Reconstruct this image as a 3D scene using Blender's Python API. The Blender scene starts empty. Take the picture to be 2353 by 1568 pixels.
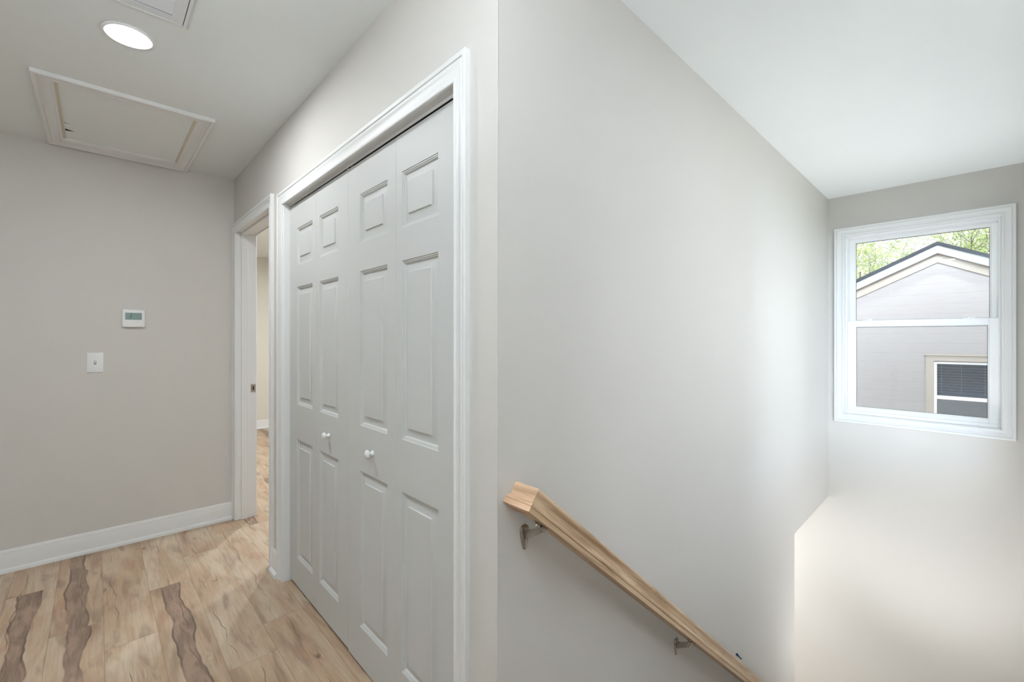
import bpy, bmesh, math, random
from mathutils import Vector, Matrix

S = bpy.context.scene
C = S.collection
PI = math.pi

# ------------------------------------------------------------------ camera, world, sun, lamps, exposure
FPX = 1010.0                                   # focal length in pixels of the 2353 px wide frame
CAM = Vector((-0.7266, -0.8200, 1.305))
cd = bpy.data.cameras.new('camera')
cd.sensor_fit = 'HORIZONTAL'; cd.sensor_width = 36.0
cd.lens = 36.0 * FPX / 2353.0
cd.shift_y = -9.0 / 2353.0
cd.clip_start = 0.02; cd.clip_end = 200
cam = bpy.data.objects.new('camera', cd); C.objects.link(cam)
cam.location = CAM
cam.rotation_euler = (PI / 2, 0, math.radians(46.5485 - 90.0))
S.camera = cam

S.view_settings.view_transform = 'Standard'
S.view_settings.look = 'None'
S.view_settings.gamma = 1.0
S.view_settings.use_curve_mapping = False
S.view_settings.exposure = 0.28

SKY, GLOW, GLOW_DIR = 1.0, 36.0, (-0.970, -0.24, 0.00)
w = bpy.data.worlds.new('sky'); S.world = w; w.use_nodes = True
nt = w.node_tree; nt.nodes.clear()
bg = nt.nodes.new('ShaderNodeBackground'); wo = nt.nodes.new('ShaderNodeOutputWorld')
tcw = nt.nodes.new('ShaderNodeTexCoord'); nzw = nt.nodes.new('ShaderNodeTexNoise'); rw = nt.nodes.new('ShaderNodeValToRGB')
nzw.inputs['Scale'].default_value = 3.0; nzw.inputs['Detail'].default_value = 5
rw.color_ramp.elements[0].position = .40; rw.color_ramp.elements[0].color = (.62, .78, 1, 1)
rw.color_ramp.elements[1].position = .58; rw.color_ramp.elements[1].color = (1, 1, 1, 1)
nt.links.new(tcw.outputs['Generated'], nzw.inputs['Vector']); nt.links.new(nzw.outputs['Fac'], rw.inputs['Fac'])
nt.links.new(rw.outputs['Color'], bg.inputs['Color'])
# sky with an added glow toward -x, feeding light through the added window
dotn = nt.nodes.new('ShaderNodeVectorMath'); dotn.operation = 'DOT_PRODUCT'; dotn.inputs[1].default_value = GLOW_DIR
nt.links.new(tcw.outputs['Generated'], dotn.inputs[0])
mr = nt.nodes.new('ShaderNodeMapRange'); mr.interpolation_type = 'SMOOTHSTEP'
mr.inputs[1].default_value = .64; mr.inputs[2].default_value = .98; mr.inputs[3].default_value = SKY; mr.inputs[4].default_value = GLOW
nt.links.new(dotn.outputs['Value'], mr.inputs[0]); nt.links.new(mr.outputs[0], bg.inputs['Strength'])
nt.links.new(bg.outputs[0], wo.inputs[0])

sd = bpy.data.lights.new('sun', 'SUN'); sd.energy = 3.4; sd.angle = math.radians(.6); sd.color = (1, .96, .9)
sun = bpy.data.objects.new('sun', sd); C.objects.link(sun)
sun.rotation_euler = Vector((0.28, -0.03, -0.95)).to_track_quat('-Z', 'Y').to_euler()

def area(name, loc, aim, size, energy, col=(1, 1, 1), shape='DISK', size_y=None):
    d = bpy.data.lights.new(name, 'AREA'); d.shape = shape; d.size = size; d.energy = energy; d.color = col
    if size_y: d.size_y = size_y
    o = bpy.data.objects.new(name, d); C.objects.link(o)
    o.location = loc; o.rotation_euler = Vector(aim).to_track_quat('-Z', 'Y').to_euler()
    return o
def portal(loc, aim, sx, sy):
    o = area('window_portal', loc, aim, sx, 1, shape='RECTANGLE', size_y=sy); o.data.cycles.is_portal = True
portal((2.10, -1.15, 1.30), (0, 1, 0), 2.26, 1.66)
portal((3.74, -.51, 1.40), (-1, 0, 0), 1.44, .86)
# the photographer's flash, bounced off the ceiling just above and behind the camera
area('bounce_flash', (-1.25, -0.70, 1.72), (0, 0, 1), 0.40, 27, (.88, .94, 1.0))
# unseen upward fill light added over the landing to brighten ceiling and window wall
fl = area('landing_fill', (2.85, -0.62, -1.60), (0.0, 0.0, 1), 0.50, 9.8, (.95, .98, 1.0)); fl.data.spread = math.radians(95)
LAMP_W = 250.0       # emission of a recessed ceiling lamp's lens

# ------------------------------------------------------------------ helpers
def srgb(r, g, b):
    f = lambda c: (c / 12.92) if c <= .04045 else ((c + .055) / 1.055) ** 2.4
    return (f(r / 255), f(g / 255), f(b / 255), 1)

class NT:
    """small helper that writes node maths"""
    def __init__(s, name):
        s.m = bpy.data.materials.new(name); s.m.use_nodes = True
        s.t = s.m.node_tree; s.n = s.t.nodes; s.l = s.t.links
        s.b = s.n['Principled BSDF']; s.out = s.n['Material Output']
    def node(s, ty, **kw):
        x = s.n.new(ty)
        for k, v in kw.items(): setattr(x, k, v)
        return x
    def put(s, sock, v):
        if isinstance(v, bpy.types.NodeSocket): s.l.new(v, sock)
        else: sock.default_value = v
    def math(s, op, a, b=None, c=None, clamp=False):
        x = s.node('ShaderNodeMath', operation=op); x.use_clamp = clamp
        s.put(x.inputs[0], a)
        if b is not None: s.put(x.inputs[1], b)
        if c is not None: s.put(x.inputs[2], c)
        return x.outputs[0]
    def mix(s, f, a, b, bt='MIX'):
        x = s.node('ShaderNodeMix', data_type='RGBA', blend_type=bt)
        s.put(x.inputs[0], f); s.put(x.inputs[6], a); s.put(x.inputs[7], b)
        return x.outputs[2]
    def pos(s):
        return s.node('ShaderNodeNewGeometry').outputs['Position']
    def obj(s):
        return s.node('ShaderNodeTexCoord').outputs['Object']
    def xyz(s, x, y, z):
        n = s.node('ShaderNodeCombineXYZ'); s.put(n.inputs[0], x); s.put(n.inputs[1], y); s.put(n.inputs[2], z); return n.outputs[0]
    def sep(s, v):
        n = s.node('ShaderNodeSeparateXYZ'); s.l.new(v, n.inputs[0]); return n.outputs
    def noise(s, vec, scale=5, detail=3, rough=.5, dist=0.0):
        n = s.node('ShaderNodeTexNoise'); s.l.new(vec, n.inputs['Vector'])
        n.inputs['Scale'].default_value = scale; n.inputs['Detail'].default_value = detail
        n.inputs['Roughness'].default_value = rough; n.inputs['Distortion'].default_value = dist
        return n.outputs['Fac']
    def ss(s, v, a, b, lo=0., hi=1.):
        n = s.node('ShaderNodeMapRange', interpolation_type='SMOOTHSTEP'); s.put(n.inputs[0], v)
        n.inputs[1].default_value = a; n.inputs[2].default_value = b; n.inputs[3].default_value = lo; n.inputs[4].default_value = hi
        return n.outputs[0]
    def bump(s, h, strength=.3, dist=.001):
        b = s.node('ShaderNodeBump'); b.inputs['Strength'].default_value = strength; b.inputs['Distance'].default_value = dist
        s.l.new(h, b.inputs['Height']); s.l.new(b.outputs[0], s.b.inputs['Normal'])
    def base(s, c, rough=.5, metal=0., spec=.5):
        s.put(s.b.inputs['Base Color'], c); s.put(s.b.inputs['Roughness'], rough)
        s.b.inputs['Metallic'].default_value = metal; s.b.inputs['Specular IOR Level'].default_value = spec

def scalev(n, v, sc):
    m = n.node('ShaderNodeVectorMath', operation='MULTIPLY'); n.l.new(v, m.inputs[0]); m.inputs[1].default_value = sc
    return m.outputs[0]

def paint(name, col, rough, tex=0.0, scale=160, spec=.35, var=.015):
    n = NT(name)
    p = n.pos()
    v = n.noise(p, 1.3, 2)
    c2 = tuple(list(x * (1 - var * 3) for x in col[:3]) + [1])
    n.base(n.mix(v, c2, col), rough, 0, spec)
    if tex: n.bump(n.noise(p, scale, 2), tex, .0008)
    return n.m

M = {}
M['wall'] = paint('wall_paint', srgb(214, 211, 206), .62, .25, 220)
M['wall2'] = paint('bedroom_wall_paint', srgb(222, 218, 208), .62, .2, 220)
M['ceil'] = paint('ceiling_paint', srgb(236, 240, 239), .8, .2, 160)
M['trim'] = paint('trim_paint', srgb(232, 233, 232), .45, 0, spec=.35, var=.005)
M['plastic'] = paint('white_plastic', srgb(236, 238, 238), .3, 0, var=.0)
M['vinyl'] = paint('white_vinyl', srgb(244, 245, 245), .3, 0, var=.0)
M['dark'] = paint('dark_gap', srgb(38, 36, 34), .7, 0)
M['tan'] = paint('bare_wood_edge', srgb(212, 202, 184), .7, .2)

# moulded door skin: white paint over an embossed wood grain
n = NT('moulded_door_paint'); p = n.obj()
g = n.noise(scalev(n, p, (9, 9, 120)), 3.0, 3, .6, 1.2)
g2 = n.noise(scalev(n, p, (40, 40, 420)), 1.4, 2)
n.base(srgb(202, 203, 201), .5, 0, .35)
n.bump(n.math('ADD', g, n.math('MULTIPLY', g2, .6)), .28, .0011)
M['door'] = n.m

n = NT('brushed_nickel'); p = n.obj()
n.base(srgb(176, 169, 160), n.math('MULTIPLY_ADD', n.noise(p, 12, 2), .06, .22), 1.0)
M['nickel'] = n.m
n = NT('zinc_plated_steel'); n.base(srgb(190, 192, 196), n.math('MULTIPLY_ADD', n.noise(n.obj(), 90, 2), .2, .2), 1.0); M['zinc'] = n.m

# oak rail: grain runs along local X
def oak(name, light, dark, seed):
    n = NT(name); p = n.obj()
    off = n.node('ShaderNodeVectorMath', operation='ADD'); n.l.new(p, off.inputs[0]); off.inputs[1].default_value = (seed, seed * .3, 0)
    q = off.outputs[0]
    a = n.noise(scalev(n, q, (1.5, 22, 22)), 2.2, 4, .6, .9)
    f = n.noise(scalev(n, q, (14, 420, 420)), 1.0, 3, .7)
    big = n.noise(scalev(n, q, (2.2, 6, 6)), 1.0, 2)
    t = n.ss(a, .38, .66)
    c = n.mix(t, light, dark)
    c = n.mix(n.ss(f, .50, .74, 0, .32), c, srgb(134, 102, 76))
    c = n.mix(n.ss(big, .35, .7, 0, .35), c, srgb(222, 196, 158))
    n.base(c, .5, 0, .35)
    n.bump(f, .25, .0005)
    return n.m
M['oak'] = oak('bare_oak', srgb(214, 186, 153), srgb(174, 142, 110), 3.1)
M['oak2'] = oak('pale_oak', srgb(226, 190, 158), srgb(186, 146, 114), 9.4)
M['oak3'] = oak('stair_oak', srgb(200, 176, 146), srgb(150, 120, 92), 5.5)

# glass pane: thin, mostly see-through, a fresnel share of reflection
def glass(name, tint, refl=1.0, dirt=0.0):
    n = NT(name); n.n.remove(n.b)
    tr = n.node('ShaderNodeBsdfTransparent'); tr.inputs[0].default_value = tint
    gl = n.node('ShaderNodeBsdfGlossy'); gl.inputs['Roughness'].default_value = .01
    fr = n.node('ShaderNodeFresnel'); fr.inputs[0].default_value = 1.45
    mx = n.node('ShaderNodeMixShader')
    n.l.new(n.math('MULTIPLY', fr.outputs[0], refl), mx.inputs[0]); n.l.new(tr.outputs[0], mx.inputs[1]); n.l.new(gl.outputs[0], mx.inputs[2])
    last = mx.outputs[0]
    if dirt:
        df = n.node('ShaderNodeBsdfDiffuse'); df.inputs[0].default_value = (.8, .82, .84, 1)
        m2 = n.node('ShaderNodeMixShader')
        f = n.noise(scalev(n, n.obj(), (1, 6, 40)), 5, 4, .7)
        n.l.new(n.ss(f, .45, .8, dirt * .3, dirt), m2.inputs[0]); n.l.new(last, m2.inputs[1]); n.l.new(df.outputs[0], m2.inputs[2]); last = m2.outputs[0]
    n.l.new(last, n.out.inputs['Surface'])
    return n.m
M['glass'] = glass('window_glass', (.97, .98, .98, 1), .8, .05)
M['screen'] = glass('insect_screen', (.985, .985, .985, 1), .0, .03)
M['glass2'] = glass('dark_house_glass', (.86, .90, .96, 1), 1.0, .10)
M['screen2'] = glass('dark_insect_screen', (.72, .73, .74, 1), .0, .34)

def emis(name, col, st):
    n = NT(name); n.base((.9, .9, .9, 1), .5)
    n.b.inputs['Emission Color'].default_value = col; n.b.inputs['Emission Strength'].default_value = st
    return n.m
def lensmat(k, c=(.94, .975, 1, 1)): return emis('lit_lens', c, LAMP_W * k)

# ---- floor: wide vinyl planks printed like spalted maple
n = NT('maple_look_vinyl_plank')
P = n.pos(); x, y, z = n.sep(P)
PW, PL = .175, 1.22
row = n.math('FLOOR', n.math('DIVIDE', n.math('MULTIPLY', x, -1.0), PW))
lx = n.math('SUBTRACT', n.math('MULTIPLY', x, -1.0), n.math('MULTIPLY', row, PW))      # 0..PW, from the right edge of the row
wn = n.node('ShaderNodeTexWhiteNoise', noise_dimensions='1D'); n.l.new(row, wn.inputs['W'])
off = n.math('MULTIPLY', wn.outputs['Value'], PL)
known = 0.0
for k, o in enumerate((1.407, 2.405, 2.097, 1.670, 1.938, 2.490)):
    e = n.math('COMPARE', row, float(k), .1)
    off = n.math('ADD', n.math('MULTIPLY', off, n.math('SUBTRACT', 1.0, e)), n.math('MULTIPLY', e, o))
yy = n.math('SUBTRACT', y, off)
col = n.math('FLOOR', n.math('DIVIDE', yy, PL))
ly = n.math('SUBTRACT', yy, n.math('MULTIPLY', col, PL))
wn2 = n.node('ShaderNodeTexWhiteNoise', noise_dimensions='2D'); n.l.new(n.xyz(row, col, 0.0), wn2.inputs['Vector'])
rid = wn2.outputs['Value']; rcol = wn2.outputs['Color']; rr = n.sep(rcol)
# per-plank pattern space
u = n.math('ADD', x, n.math('MULTIPLY', rr[0], 17.0)); v = n.math('ADD', y, n.math('MULTIPLY', rr[1], 23.0))
q1 = n.xyz(n.math('MULTIPLY', u, 9.0), n.math('MULTIPLY', v, 1.7), n.math('MULTIPLY', rid, 9.0))
q2 = n.xyz(n.math('MULTIPLY', u, 60.0), n.math('MULTIPLY', v, 3.0), rid)
q3 = n.xyz(n.math('MULTIPLY', u, 14.0), n.math('MULTIPLY', v, 5.0), rid)
cloud = n.noise(q1, 1.0, 4, .55, .8)
fine = n.noise(q2, 2.0, 5, .65, .4)
mid = n.noise(q3, 1.2, 4, .6, .5)
base = n.mix(rr[2], srgb(196, 172, 146), srgb(206, 188, 164))
base = n.mix(n.ss(cloud, .38, .62, 0, .75), base, srgb(180, 150, 122))
base = n.mix(n.ss(n.noise(q1, 1.9, 3, .5, .6), .50, .72, 0, .6), base, srgb(136, 115, 98))
base = n.mix(n.ss(n.noise(q3, .7, 2), .56, .72, 0, .45), base, srgb(172, 128, 104))
base = n.mix(n.ss(fine, .35, .75, .0, .28), base, srgb(128, 104, 84))
# dark heartwood band with wavy edges in some planks
wob = n.math('MULTIPLY_ADD', n.noise(n.xyz(0.0, n.math('MULTIPLY', v, 2.0), rid), 1.3, 2.5, .5), .08, -.04)
wob2 = n.math('MULTIPLY_ADD', n.noise(n.xyz(5.0, n.math('MULTIPLY', v, 2.6), rid), 1.3, 2.5, .5), .06, -.030)
ctr = n.math('ADD', .092, wob)
dd = n.math('SUBTRACT', lx, ctr)
hw = n.math('ADD', .034, wob2)
sd_ = n.math('SUBTRACT', hw, n.math('ABSOLUTE', dd))
band = n.ss(sd_, -.0015, .0035)
edge = n.math('MULTIPLY', n.ss(sd_, -.004, .0015), n.ss(sd_, .010, .001))
e4 = n.math('COMPARE', row, 4.0, .1); e5 = n.math('COMPARE', row, 5.0, .1); e2 = n.math('COMPARE', row, 2.0, .1)
sel5 = n.math('MULTIPLY', e5, n.math('LESS_THAN', y, 2.49)); sel2 = n.math('MULTIPLY', e2, n.math('LESS_THAN', y, 2.097))
hall = n.math('MULTIPLY', n.math('COMPARE', row, 2.5, 3.0), n.math('MULTIPLY', n.math('GREATER_THAN', y, -.2), n.math('LESS_THAN', y, 9.0)))
rnd = n.math('MULTIPLY', n.math('GREATER_THAN', rid, .68), n.math('SUBTRACT', 1.0, hall))
sel = n.math('MAXIMUM', n.math('MAXIMUM', e4, sel5), n.math('MAXIMUM', sel2, rnd))
hcol = n.mix(n.ss(fine, .3, .7), srgb(152, 130, 112), srgb(120, 100, 86))
hcol = n.mix(n.ss(mid, .42, .62, 0, .75), hcol, srgb(170, 142, 122))
c = n.mix(n.math('MULTIPLY', band, sel), base, hcol)
c = n.mix(n.math('MULTIPLY', n.math('MULTIPLY', edge, sel), n.ss(n.noise(q1, 2.3, 3), .35, .6, .15, .85)), c, srgb(84, 66, 54))
# thin mineral cracks with small knots
cw = n.math('MULTIPLY_ADD', n.noise(n.xyz(9.0, n.math('MULTIPLY', v, 4.0), rid), 1.1, 2.0, .5), .08, .030)
crk = n.ss(n.math('ABSOLUTE', n.math('SUBTRACT', lx, n.math('ADD', cw, n.math('MULTIPLY', rr[1], .06)))), .0025, .0006)
crk = n.math('MULTIPLY', crk, n.ss(n.noise(n.xyz(3.0, n.math('MULTIPLY', v, 3.5), rid), 1.0, 2), .45, .56))
c = n.mix(n.math('MULTIPLY', crk, .75), c, srgb(92, 72, 58))
vor = n.node('ShaderNodeTexVoronoi'); vor.inputs['Scale'].default_value = 1.0; vor.inputs['Randomness'].default_value = 1.0
n.l.new(n.xyz(n.math('MULTIPLY', u, 7.0), n.math('MULTIPLY', v, 3.2), rid), vor.inputs['Vector'])
kd = n.math('ADD', vor.outputs['Distance'], n.math('MULTIPLY_ADD', fine, .16, -.08))
kn = n.ss(kd, .10, .05)
c = n.mix(n.math('MULTIPLY', kn, n.math('MULTIPLY', n.ss(n.noise(q3, 3.0, 3), .4, .6), .8)), c, srgb(90, 70, 56))
c = n.mix(n.math('MULTIPLY', n.ss(kd, .34, .12, 0, .45), n.ss(fine, .4, .6)), c, srgb(150, 122, 98))
# per-plank tone and joints
c = n.mix(n.math('MULTIPLY', rid, .22), c, n.mix(.5, c, srgb(120, 100, 84)), 'MIX')
jx = n.math('MINIMUM', lx, n.math('SUBTRACT', PW, lx)); jy = n.math('MINIMUM', ly, n.math('SUBTRACT', PL, ly))
jt = n.math('MINIMUM', jx, jy)
c = n.mix(n.ss(jt, .0016, .0004, 0, .45), c, srgb(96, 80, 66))
n.base(c, n.math('MULTIPLY_ADD', fine, .14, .36), 0, .4)
n.bump(n.math('ADD', n.math('MULTIPLY', fine, .3), n.ss(jt, .0004, .002)), .25, .0008)
M['floor'] = n.m

# ---- outdoors
n = NT('lap_siding'); x, y, z = n.sep(n.pos())
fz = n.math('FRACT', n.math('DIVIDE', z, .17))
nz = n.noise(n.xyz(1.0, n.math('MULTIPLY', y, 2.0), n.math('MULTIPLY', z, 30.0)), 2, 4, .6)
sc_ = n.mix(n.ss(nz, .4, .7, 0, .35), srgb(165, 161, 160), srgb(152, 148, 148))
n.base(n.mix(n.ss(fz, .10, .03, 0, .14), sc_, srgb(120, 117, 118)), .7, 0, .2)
n.bump(fz, .5, .012)
M['siding'] = n.m
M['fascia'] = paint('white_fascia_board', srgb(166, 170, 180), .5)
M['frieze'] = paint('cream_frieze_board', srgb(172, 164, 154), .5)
n = NT('asphalt_shingle'); n.base(n.mix(n.noise(scalev(n, n.pos(), (1, 1, 1)), 40, 4), srgb(38, 42, 48), srgb(74, 78, 84)), .9, 0, .1); M['shingle'] = n.m
n = NT('grass'); n.base(n.mix(n.noise(n.pos(), 3, 5), srgb(96, 118, 58), srgb(140, 150, 84)), .9, 0, .1); M['grass'] = n.m
n = NT('concrete'); n.base(n.mix(n.noise(n.pos(), 2, 5), srgb(196, 192, 184), srgb(216, 212, 206)), .9, 0, .1); M['concrete'] = n.m
n = NT('bark'); n.base(n.mix(n.noise(scalev(n, n.obj(), (6, 6, 1)), 6, 4), srgb(64, 58, 56), srgb(104, 96, 90)), .9, 0, .1); M['bark'] = n.m
def leafmat(name, a, b):
    n = NT(name)
    oi = n.noise(n.pos(), 2.4, 3)
    c = n.mix(n.ss(oi, .35, .65), a, b)
    n.base(c, .6, 0, .2)
    tl = n.node('ShaderNodeBsdfTranslucent'); n.l.new(c, tl.inputs[0])
    mx = n.node('ShaderNodeMixShader'); mx.inputs[0].default_value = .45
    n.l.new(n.b.outputs[0], mx.inputs[1]); n.l.new(tl.outputs[0], mx.inputs[2]); n.l.new(mx.outputs[0], n.out.inputs['Surface'])
    return n.m
M['leaf'] = leafmat('spring_leaves', srgb(166, 174, 108), srgb(112, 128, 66))
M['leaf2'] = leafmat('green_leaves', srgb(92, 112, 54), srgb(140, 154, 88))
M['slat'] = paint('blind_slat', srgb(226, 230, 238), .5)
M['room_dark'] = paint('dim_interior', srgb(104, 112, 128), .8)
M['lcd'] = paint('grey_green_screen', srgb(136, 160, 156), .25, 0, spec=.6, var=.06)
M['lcd_reflection'] = paint('reflection_tone', srgb(70, 104, 100), .3, 0)  # tone of the reflection painted on the thermostat screen
M['blue'] = paint('blue_tape', srgb(24, 70, 130), .8, spec=.1)
M['black'] = paint('grey_seal', srgb(78, 78, 80), .6)
M['grey'] = paint('grey_button', srgb(150, 156, 158), .5)
M['louver'] = paint('white_enamel', srgb(230, 232, 234), .35)

def tag(o, label=None, cat=None, group=None, kind=None):
    if label: o['label'] = label
    if cat: o['category'] = cat
    if group: o['group'] = group
    if kind: o['kind'] = kind
    return o

# wall frames: (s along the wall, o out of the wall into the room, z up) -> world
def frame(origin, along, normal):
    ox, oy = origin
    def f(s, o, z): return Vector((ox + along[0] * s + normal[0] * o, oy + along[1] * s + normal[1] * o, z))
    return f
W = lambda x, y, z: Vector((x, y, z))
a_ = math.radians(180 - 1.25)
F_far = frame((0.0, 2.8652), (math.cos(a_), math.sin(a_)), (-math.sin(a_), math.cos(a_)) if -math.sin(a_) > 9 else (-abs(math.sin(a_)), -abs(math.cos(a_))))
F_clo = frame((0.0, 0.0), (0, 1), (-1, 0))
b_ = math.atan2(.0162, 3.6485)
F_st = frame((0.0, 0.0), (math.cos(b_), math.sin(b_)), (math.sin(b_), -math.cos(b_)))
F_win = frame((3.6485, .0162), (0, -1), (-1, 0))
F_bed = frame((0.0, 6.20), (1, 0), (0, -1))

class MB:
    def __init__(s, fr=W): s.v = []; s.f = []; s.fr = fr; s.smooth = False
    def add(s, vs, fs):
        b = len(s.v); s.v += [s.fr(*p) for p in vs]; s.f += [tuple(b + i for i in f) for f in fs]; return s
    def box(s, a0, a1, b0, b1, c0, c1):
        vs = [(a, b, c) for c in (c0, c1) for b in (b0, b1) for a in (a0, a1)]
        return s.add(vs, [(0, 2, 3, 1), (4, 5, 7, 6), (0, 1, 5, 4), (2, 6, 7, 3), (0, 4, 6, 2), (1, 3, 7, 5)])
    def grid(s, rings, closed=True, caps=True):
        """rings: list of equal-length point lists, joined ring to ring"""
        m = len(rings[0]); b = len(s.v)
        for r in rings: s.v += [s.fr(*p) for p in r]
        for i in range(len(rings) - 1):
            for j in range(m if closed else m - 1):
                k = (j + 1) % m
                s.f.append((b + i * m + j, b + i * m + k, b + (i + 1) * m + k, b + (i + 1) * m + j))
        if caps and closed:
            s.f.append(tuple(b + j for j in range(m))[::-1]); s.f.append(tuple(b + (len(rings) - 1) * m + j for j in range(m)))
        return s
    def lathe(s, c, axis, up, prof, n=24):
        """prof: (distance along axis, radius)"""
        c = Vector(c); A = Vector(axis).normalized(); U = Vector(up).normalized(); V = A.cross(U)
        rings = []
        for t, r in prof:
            rings.append([tuple(c + A * t + (U * math.cos(2 * PI * j / n) + V * math.sin(2 * PI * j / n)) * max(r, 1e-5)) for j in range(n)])
        return s.grid(rings)
    def tube(s, pts, rad, n=8):
        pts = [Vector(p) for p in pts]; rings = []
        for i, p in enumerate(pts):
            d = (pts[min(i + 1, len(pts) - 1)] - pts[max(i - 1, 0)]).normalized()
            u_ = d.cross(Vector((0, 0, 1))); u_ = u_.normalized() if u_.length > 1e-3 else Vector((1, 0, 0)); v_ = d.cross(u_)
            r = rad[i] if isinstance(rad, (list, tuple)) else rad
            rings.append([tuple(p + u_ * math.cos(2 * PI * j / n) * r + v_ * math.sin(2 * PI * j / n) * r) for j in range(n)])
        return s.grid(rings)
    def build(s, name, mat, parent=None, loc=None, bevel=0, smooth=False, R=None):
        """loc: world origin; R: 3x3 local axes (columns) for textures that follow the piece"""
        if loc is None:
            lo = [min(p[i] for p in s.v) for i in range(3)]; hi = [max(p[i] for p in s.v) for i in range(3)]
            loc = Vector(((lo[0] + hi[0]) / 2, (lo[1] + hi[1]) / 2, lo[2]))
        loc = Vector(loc)
        inv = R.inverted() if R is not None else None
        me = bpy.data.meshes.new(name)
        me.from_pydata([tuple((inv @ (p - loc)) if inv is not None else (p - loc)) for p in s.v], [], s.f)
        bm = bmesh.new(); bm.from_mesh(me)
        if smooth: bmesh.ops.remove_doubles(bm, verts=bm.verts, dist=1e-6)
        bmesh.ops.recalc_face_normals(bm, faces=bm.faces)
        bm.to_mesh(me); bm.free()
        me.materials.append(mat)
        if smooth:
            for p in me.polygons: p.use_smooth = True
            if smooth != 'all':
                me.set_sharp_from_angle(angle=math.radians(35))
        o = bpy.data.objects.new(name, me); C.objects.link(o)
        Mw = Matrix.Translation(loc) @ (R.to_4x4() if R is not None else Matrix.Identity(4))
        if parent is not None:
            o.parent = parent; o.matrix_basis = wm(parent).inverted() @ Mw
        else: o.matrix_basis = Mw
        if bevel:
            b = o.modifiers.new('bevel', 'BEVEL'); b.width = bevel; b.segments = 2; b.limit_method = 'ANGLE'; b.angle_limit = math.radians(40)
        return o
def wm(o):
    m = o.matrix_basis.copy()
    while o.parent is not None:
        o = o.parent; m = o.matrix_basis @ m
    return m
def empty(name, loc):
    o = bpy.data.objects.new(name, None); C.objects.link(o); o.location = loc; o.empty_display_size = .1; return o
def struct(mb, name, mat, **k):
    return tag(mb.build(name, mat, **k), kind='structure')

# ------------------------------------------------------------------ the shell
H = 2.44
# floor (upper landing, closet, bedroom)
m = MB()
m.box(-2.5, 0.0, -1.075, 3.05, -.26, 0)
m.box(0.0, 2.52, .12, 6.35, -.26, 0)
struct(m, 'floor', M['floor'], loc=(0, 0, 0))
m = MB(); m.box(-2.62, 3.80, -1.19, 6.45, H, H + .14)
struct(m, 'ceiling', M['ceil'], loc=(0, 0, H))

T = .12
# far wall (thermostat)
m = MB(F_far); m.box(-.0, 2.62, -T, 0, 0, H); struct(m, 'wall_far', M['wall'])
# closet wall with two openings
m = MB(F_clo)
CL0, CL1, CLZ = .165, 1.7265, 2.030
DR0, DR1, DRZ = 1.944, 2.815, 2.065
m.box(0, CL0, -T, 0, 0, H); m.box(CL0, CL1, -T, 0, CLZ, H); m.box(CL1, DR0, -T, 0, 0, H)
m.box(DR0, DR1, -T, 0, DRZ, H); m.box(DR1, 2.8652, -T, 0, 0, H)
struct(m, 'wall_left', M['wall'])
# stair wall: reaches down beside the stairs; an opening under it at the landing, 2.653 m from the corner
m = MB(F_st)
m.box(0.0, 2.653, -T, 0, -3.0, H); m.box(2.653, 3.6485, -T, 0, -.008, H)
struct(m, 'wall_right', M['wall'])
# thin corner beads
m = MB(); m.lathe((0.0, 0.0, 0.0), (0, 0, 1), (1, 0, 0), [(0, .0022), (H, .0022)], 10)
struct(m, 'trim_corner', M['wall'])
# window wall with opening
WS0, WS1, WZ0, WZ1 = .098, .962, .680, 2.126
m = MB(F_win)
m.box(-1.6, WS0, -.15, 0, -3.0, H); m.box(WS1, 1.25, -.15, 0, -3.0, H)
m.box(WS0, WS1, -.15, 0, -3.0, WZ0); m.box(WS0, WS1, -.15, 0, WZ1, H)
struct(m, 'wall_window', M['wall'])
# the wall on the other side of the stairs, and the rest of the enclosure
VX0, VX1, VZ0, VZ1 = .95, 3.25, .45, 2.15
m = MB(); m.box(0.0, VX0, -1.19, -1.075, -3.0, H); m.box(VX1, 3.6485, -1.19, -1.075, -3.0, H); m.box(VX0, VX1, -1.19, -1.075, -3.0, VZ0); m.box(VX0, VX1, -1.19, -1.075, VZ1, H)
struct(m, 'wall_stair', M['wall'])
m = MB(); m.box(-2.5, 0.0, -1.19, -1.075, -.26, H); struct(m, 'wall_near', M['wall'])
m = MB(); m.box(-2.62, -2.5, -1.19, 3.1, -.26, H); struct(m, 'wall_end', M['wall'])
m = MB(); m.box(3.6485, 3.80, -8.0, -1.235, -3.0, 5.4); struct(m, 'wall_blocker', M['siding'])   # unseen wall added to keep the sky glow off the neighbouring house
m = MB(); m.add([(-3.0, -1.3, 2.585), (.6, -1.3, 5.3), (4.2, -1.3, 2.585), (-3.0, 6.6, 2.585), (.6, 6.6, 5.3), (4.2, 6.6, 2.585)], [(0, 1, 2), (3, 4, 5), (0, 1, 4, 3), (1, 2, 5, 4), (0, 2, 5, 3)]); struct(m, 'roof_blocker', M['shingle'])  # unseen roof added to shade the neighbouring house from the glow
# closet shell
m = MB(); m.box(.72, .80, .12, 1.90, 0, H); m.box(.12, .72, 1.82, 1.90, 0, H); struct(m, 'wall_closet', M['wall'])
# bedroom shell
m = MB(F_bed); m.box(0, 2.6, -.12, 0, 0, H); struct(m, 'wall_bedroom_far', M['wall2'])
m = MB(); m.box(2.52, 2.62, .12, 6.32, -.26, H); struct(m, 'wall_bedroom_right', M['wall2'])
m = MB(); m.box(0.0, .12, 2.99, 6.2, 0, H); struct(m, 'wall_bedroom_left', M['wall2'])
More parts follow.
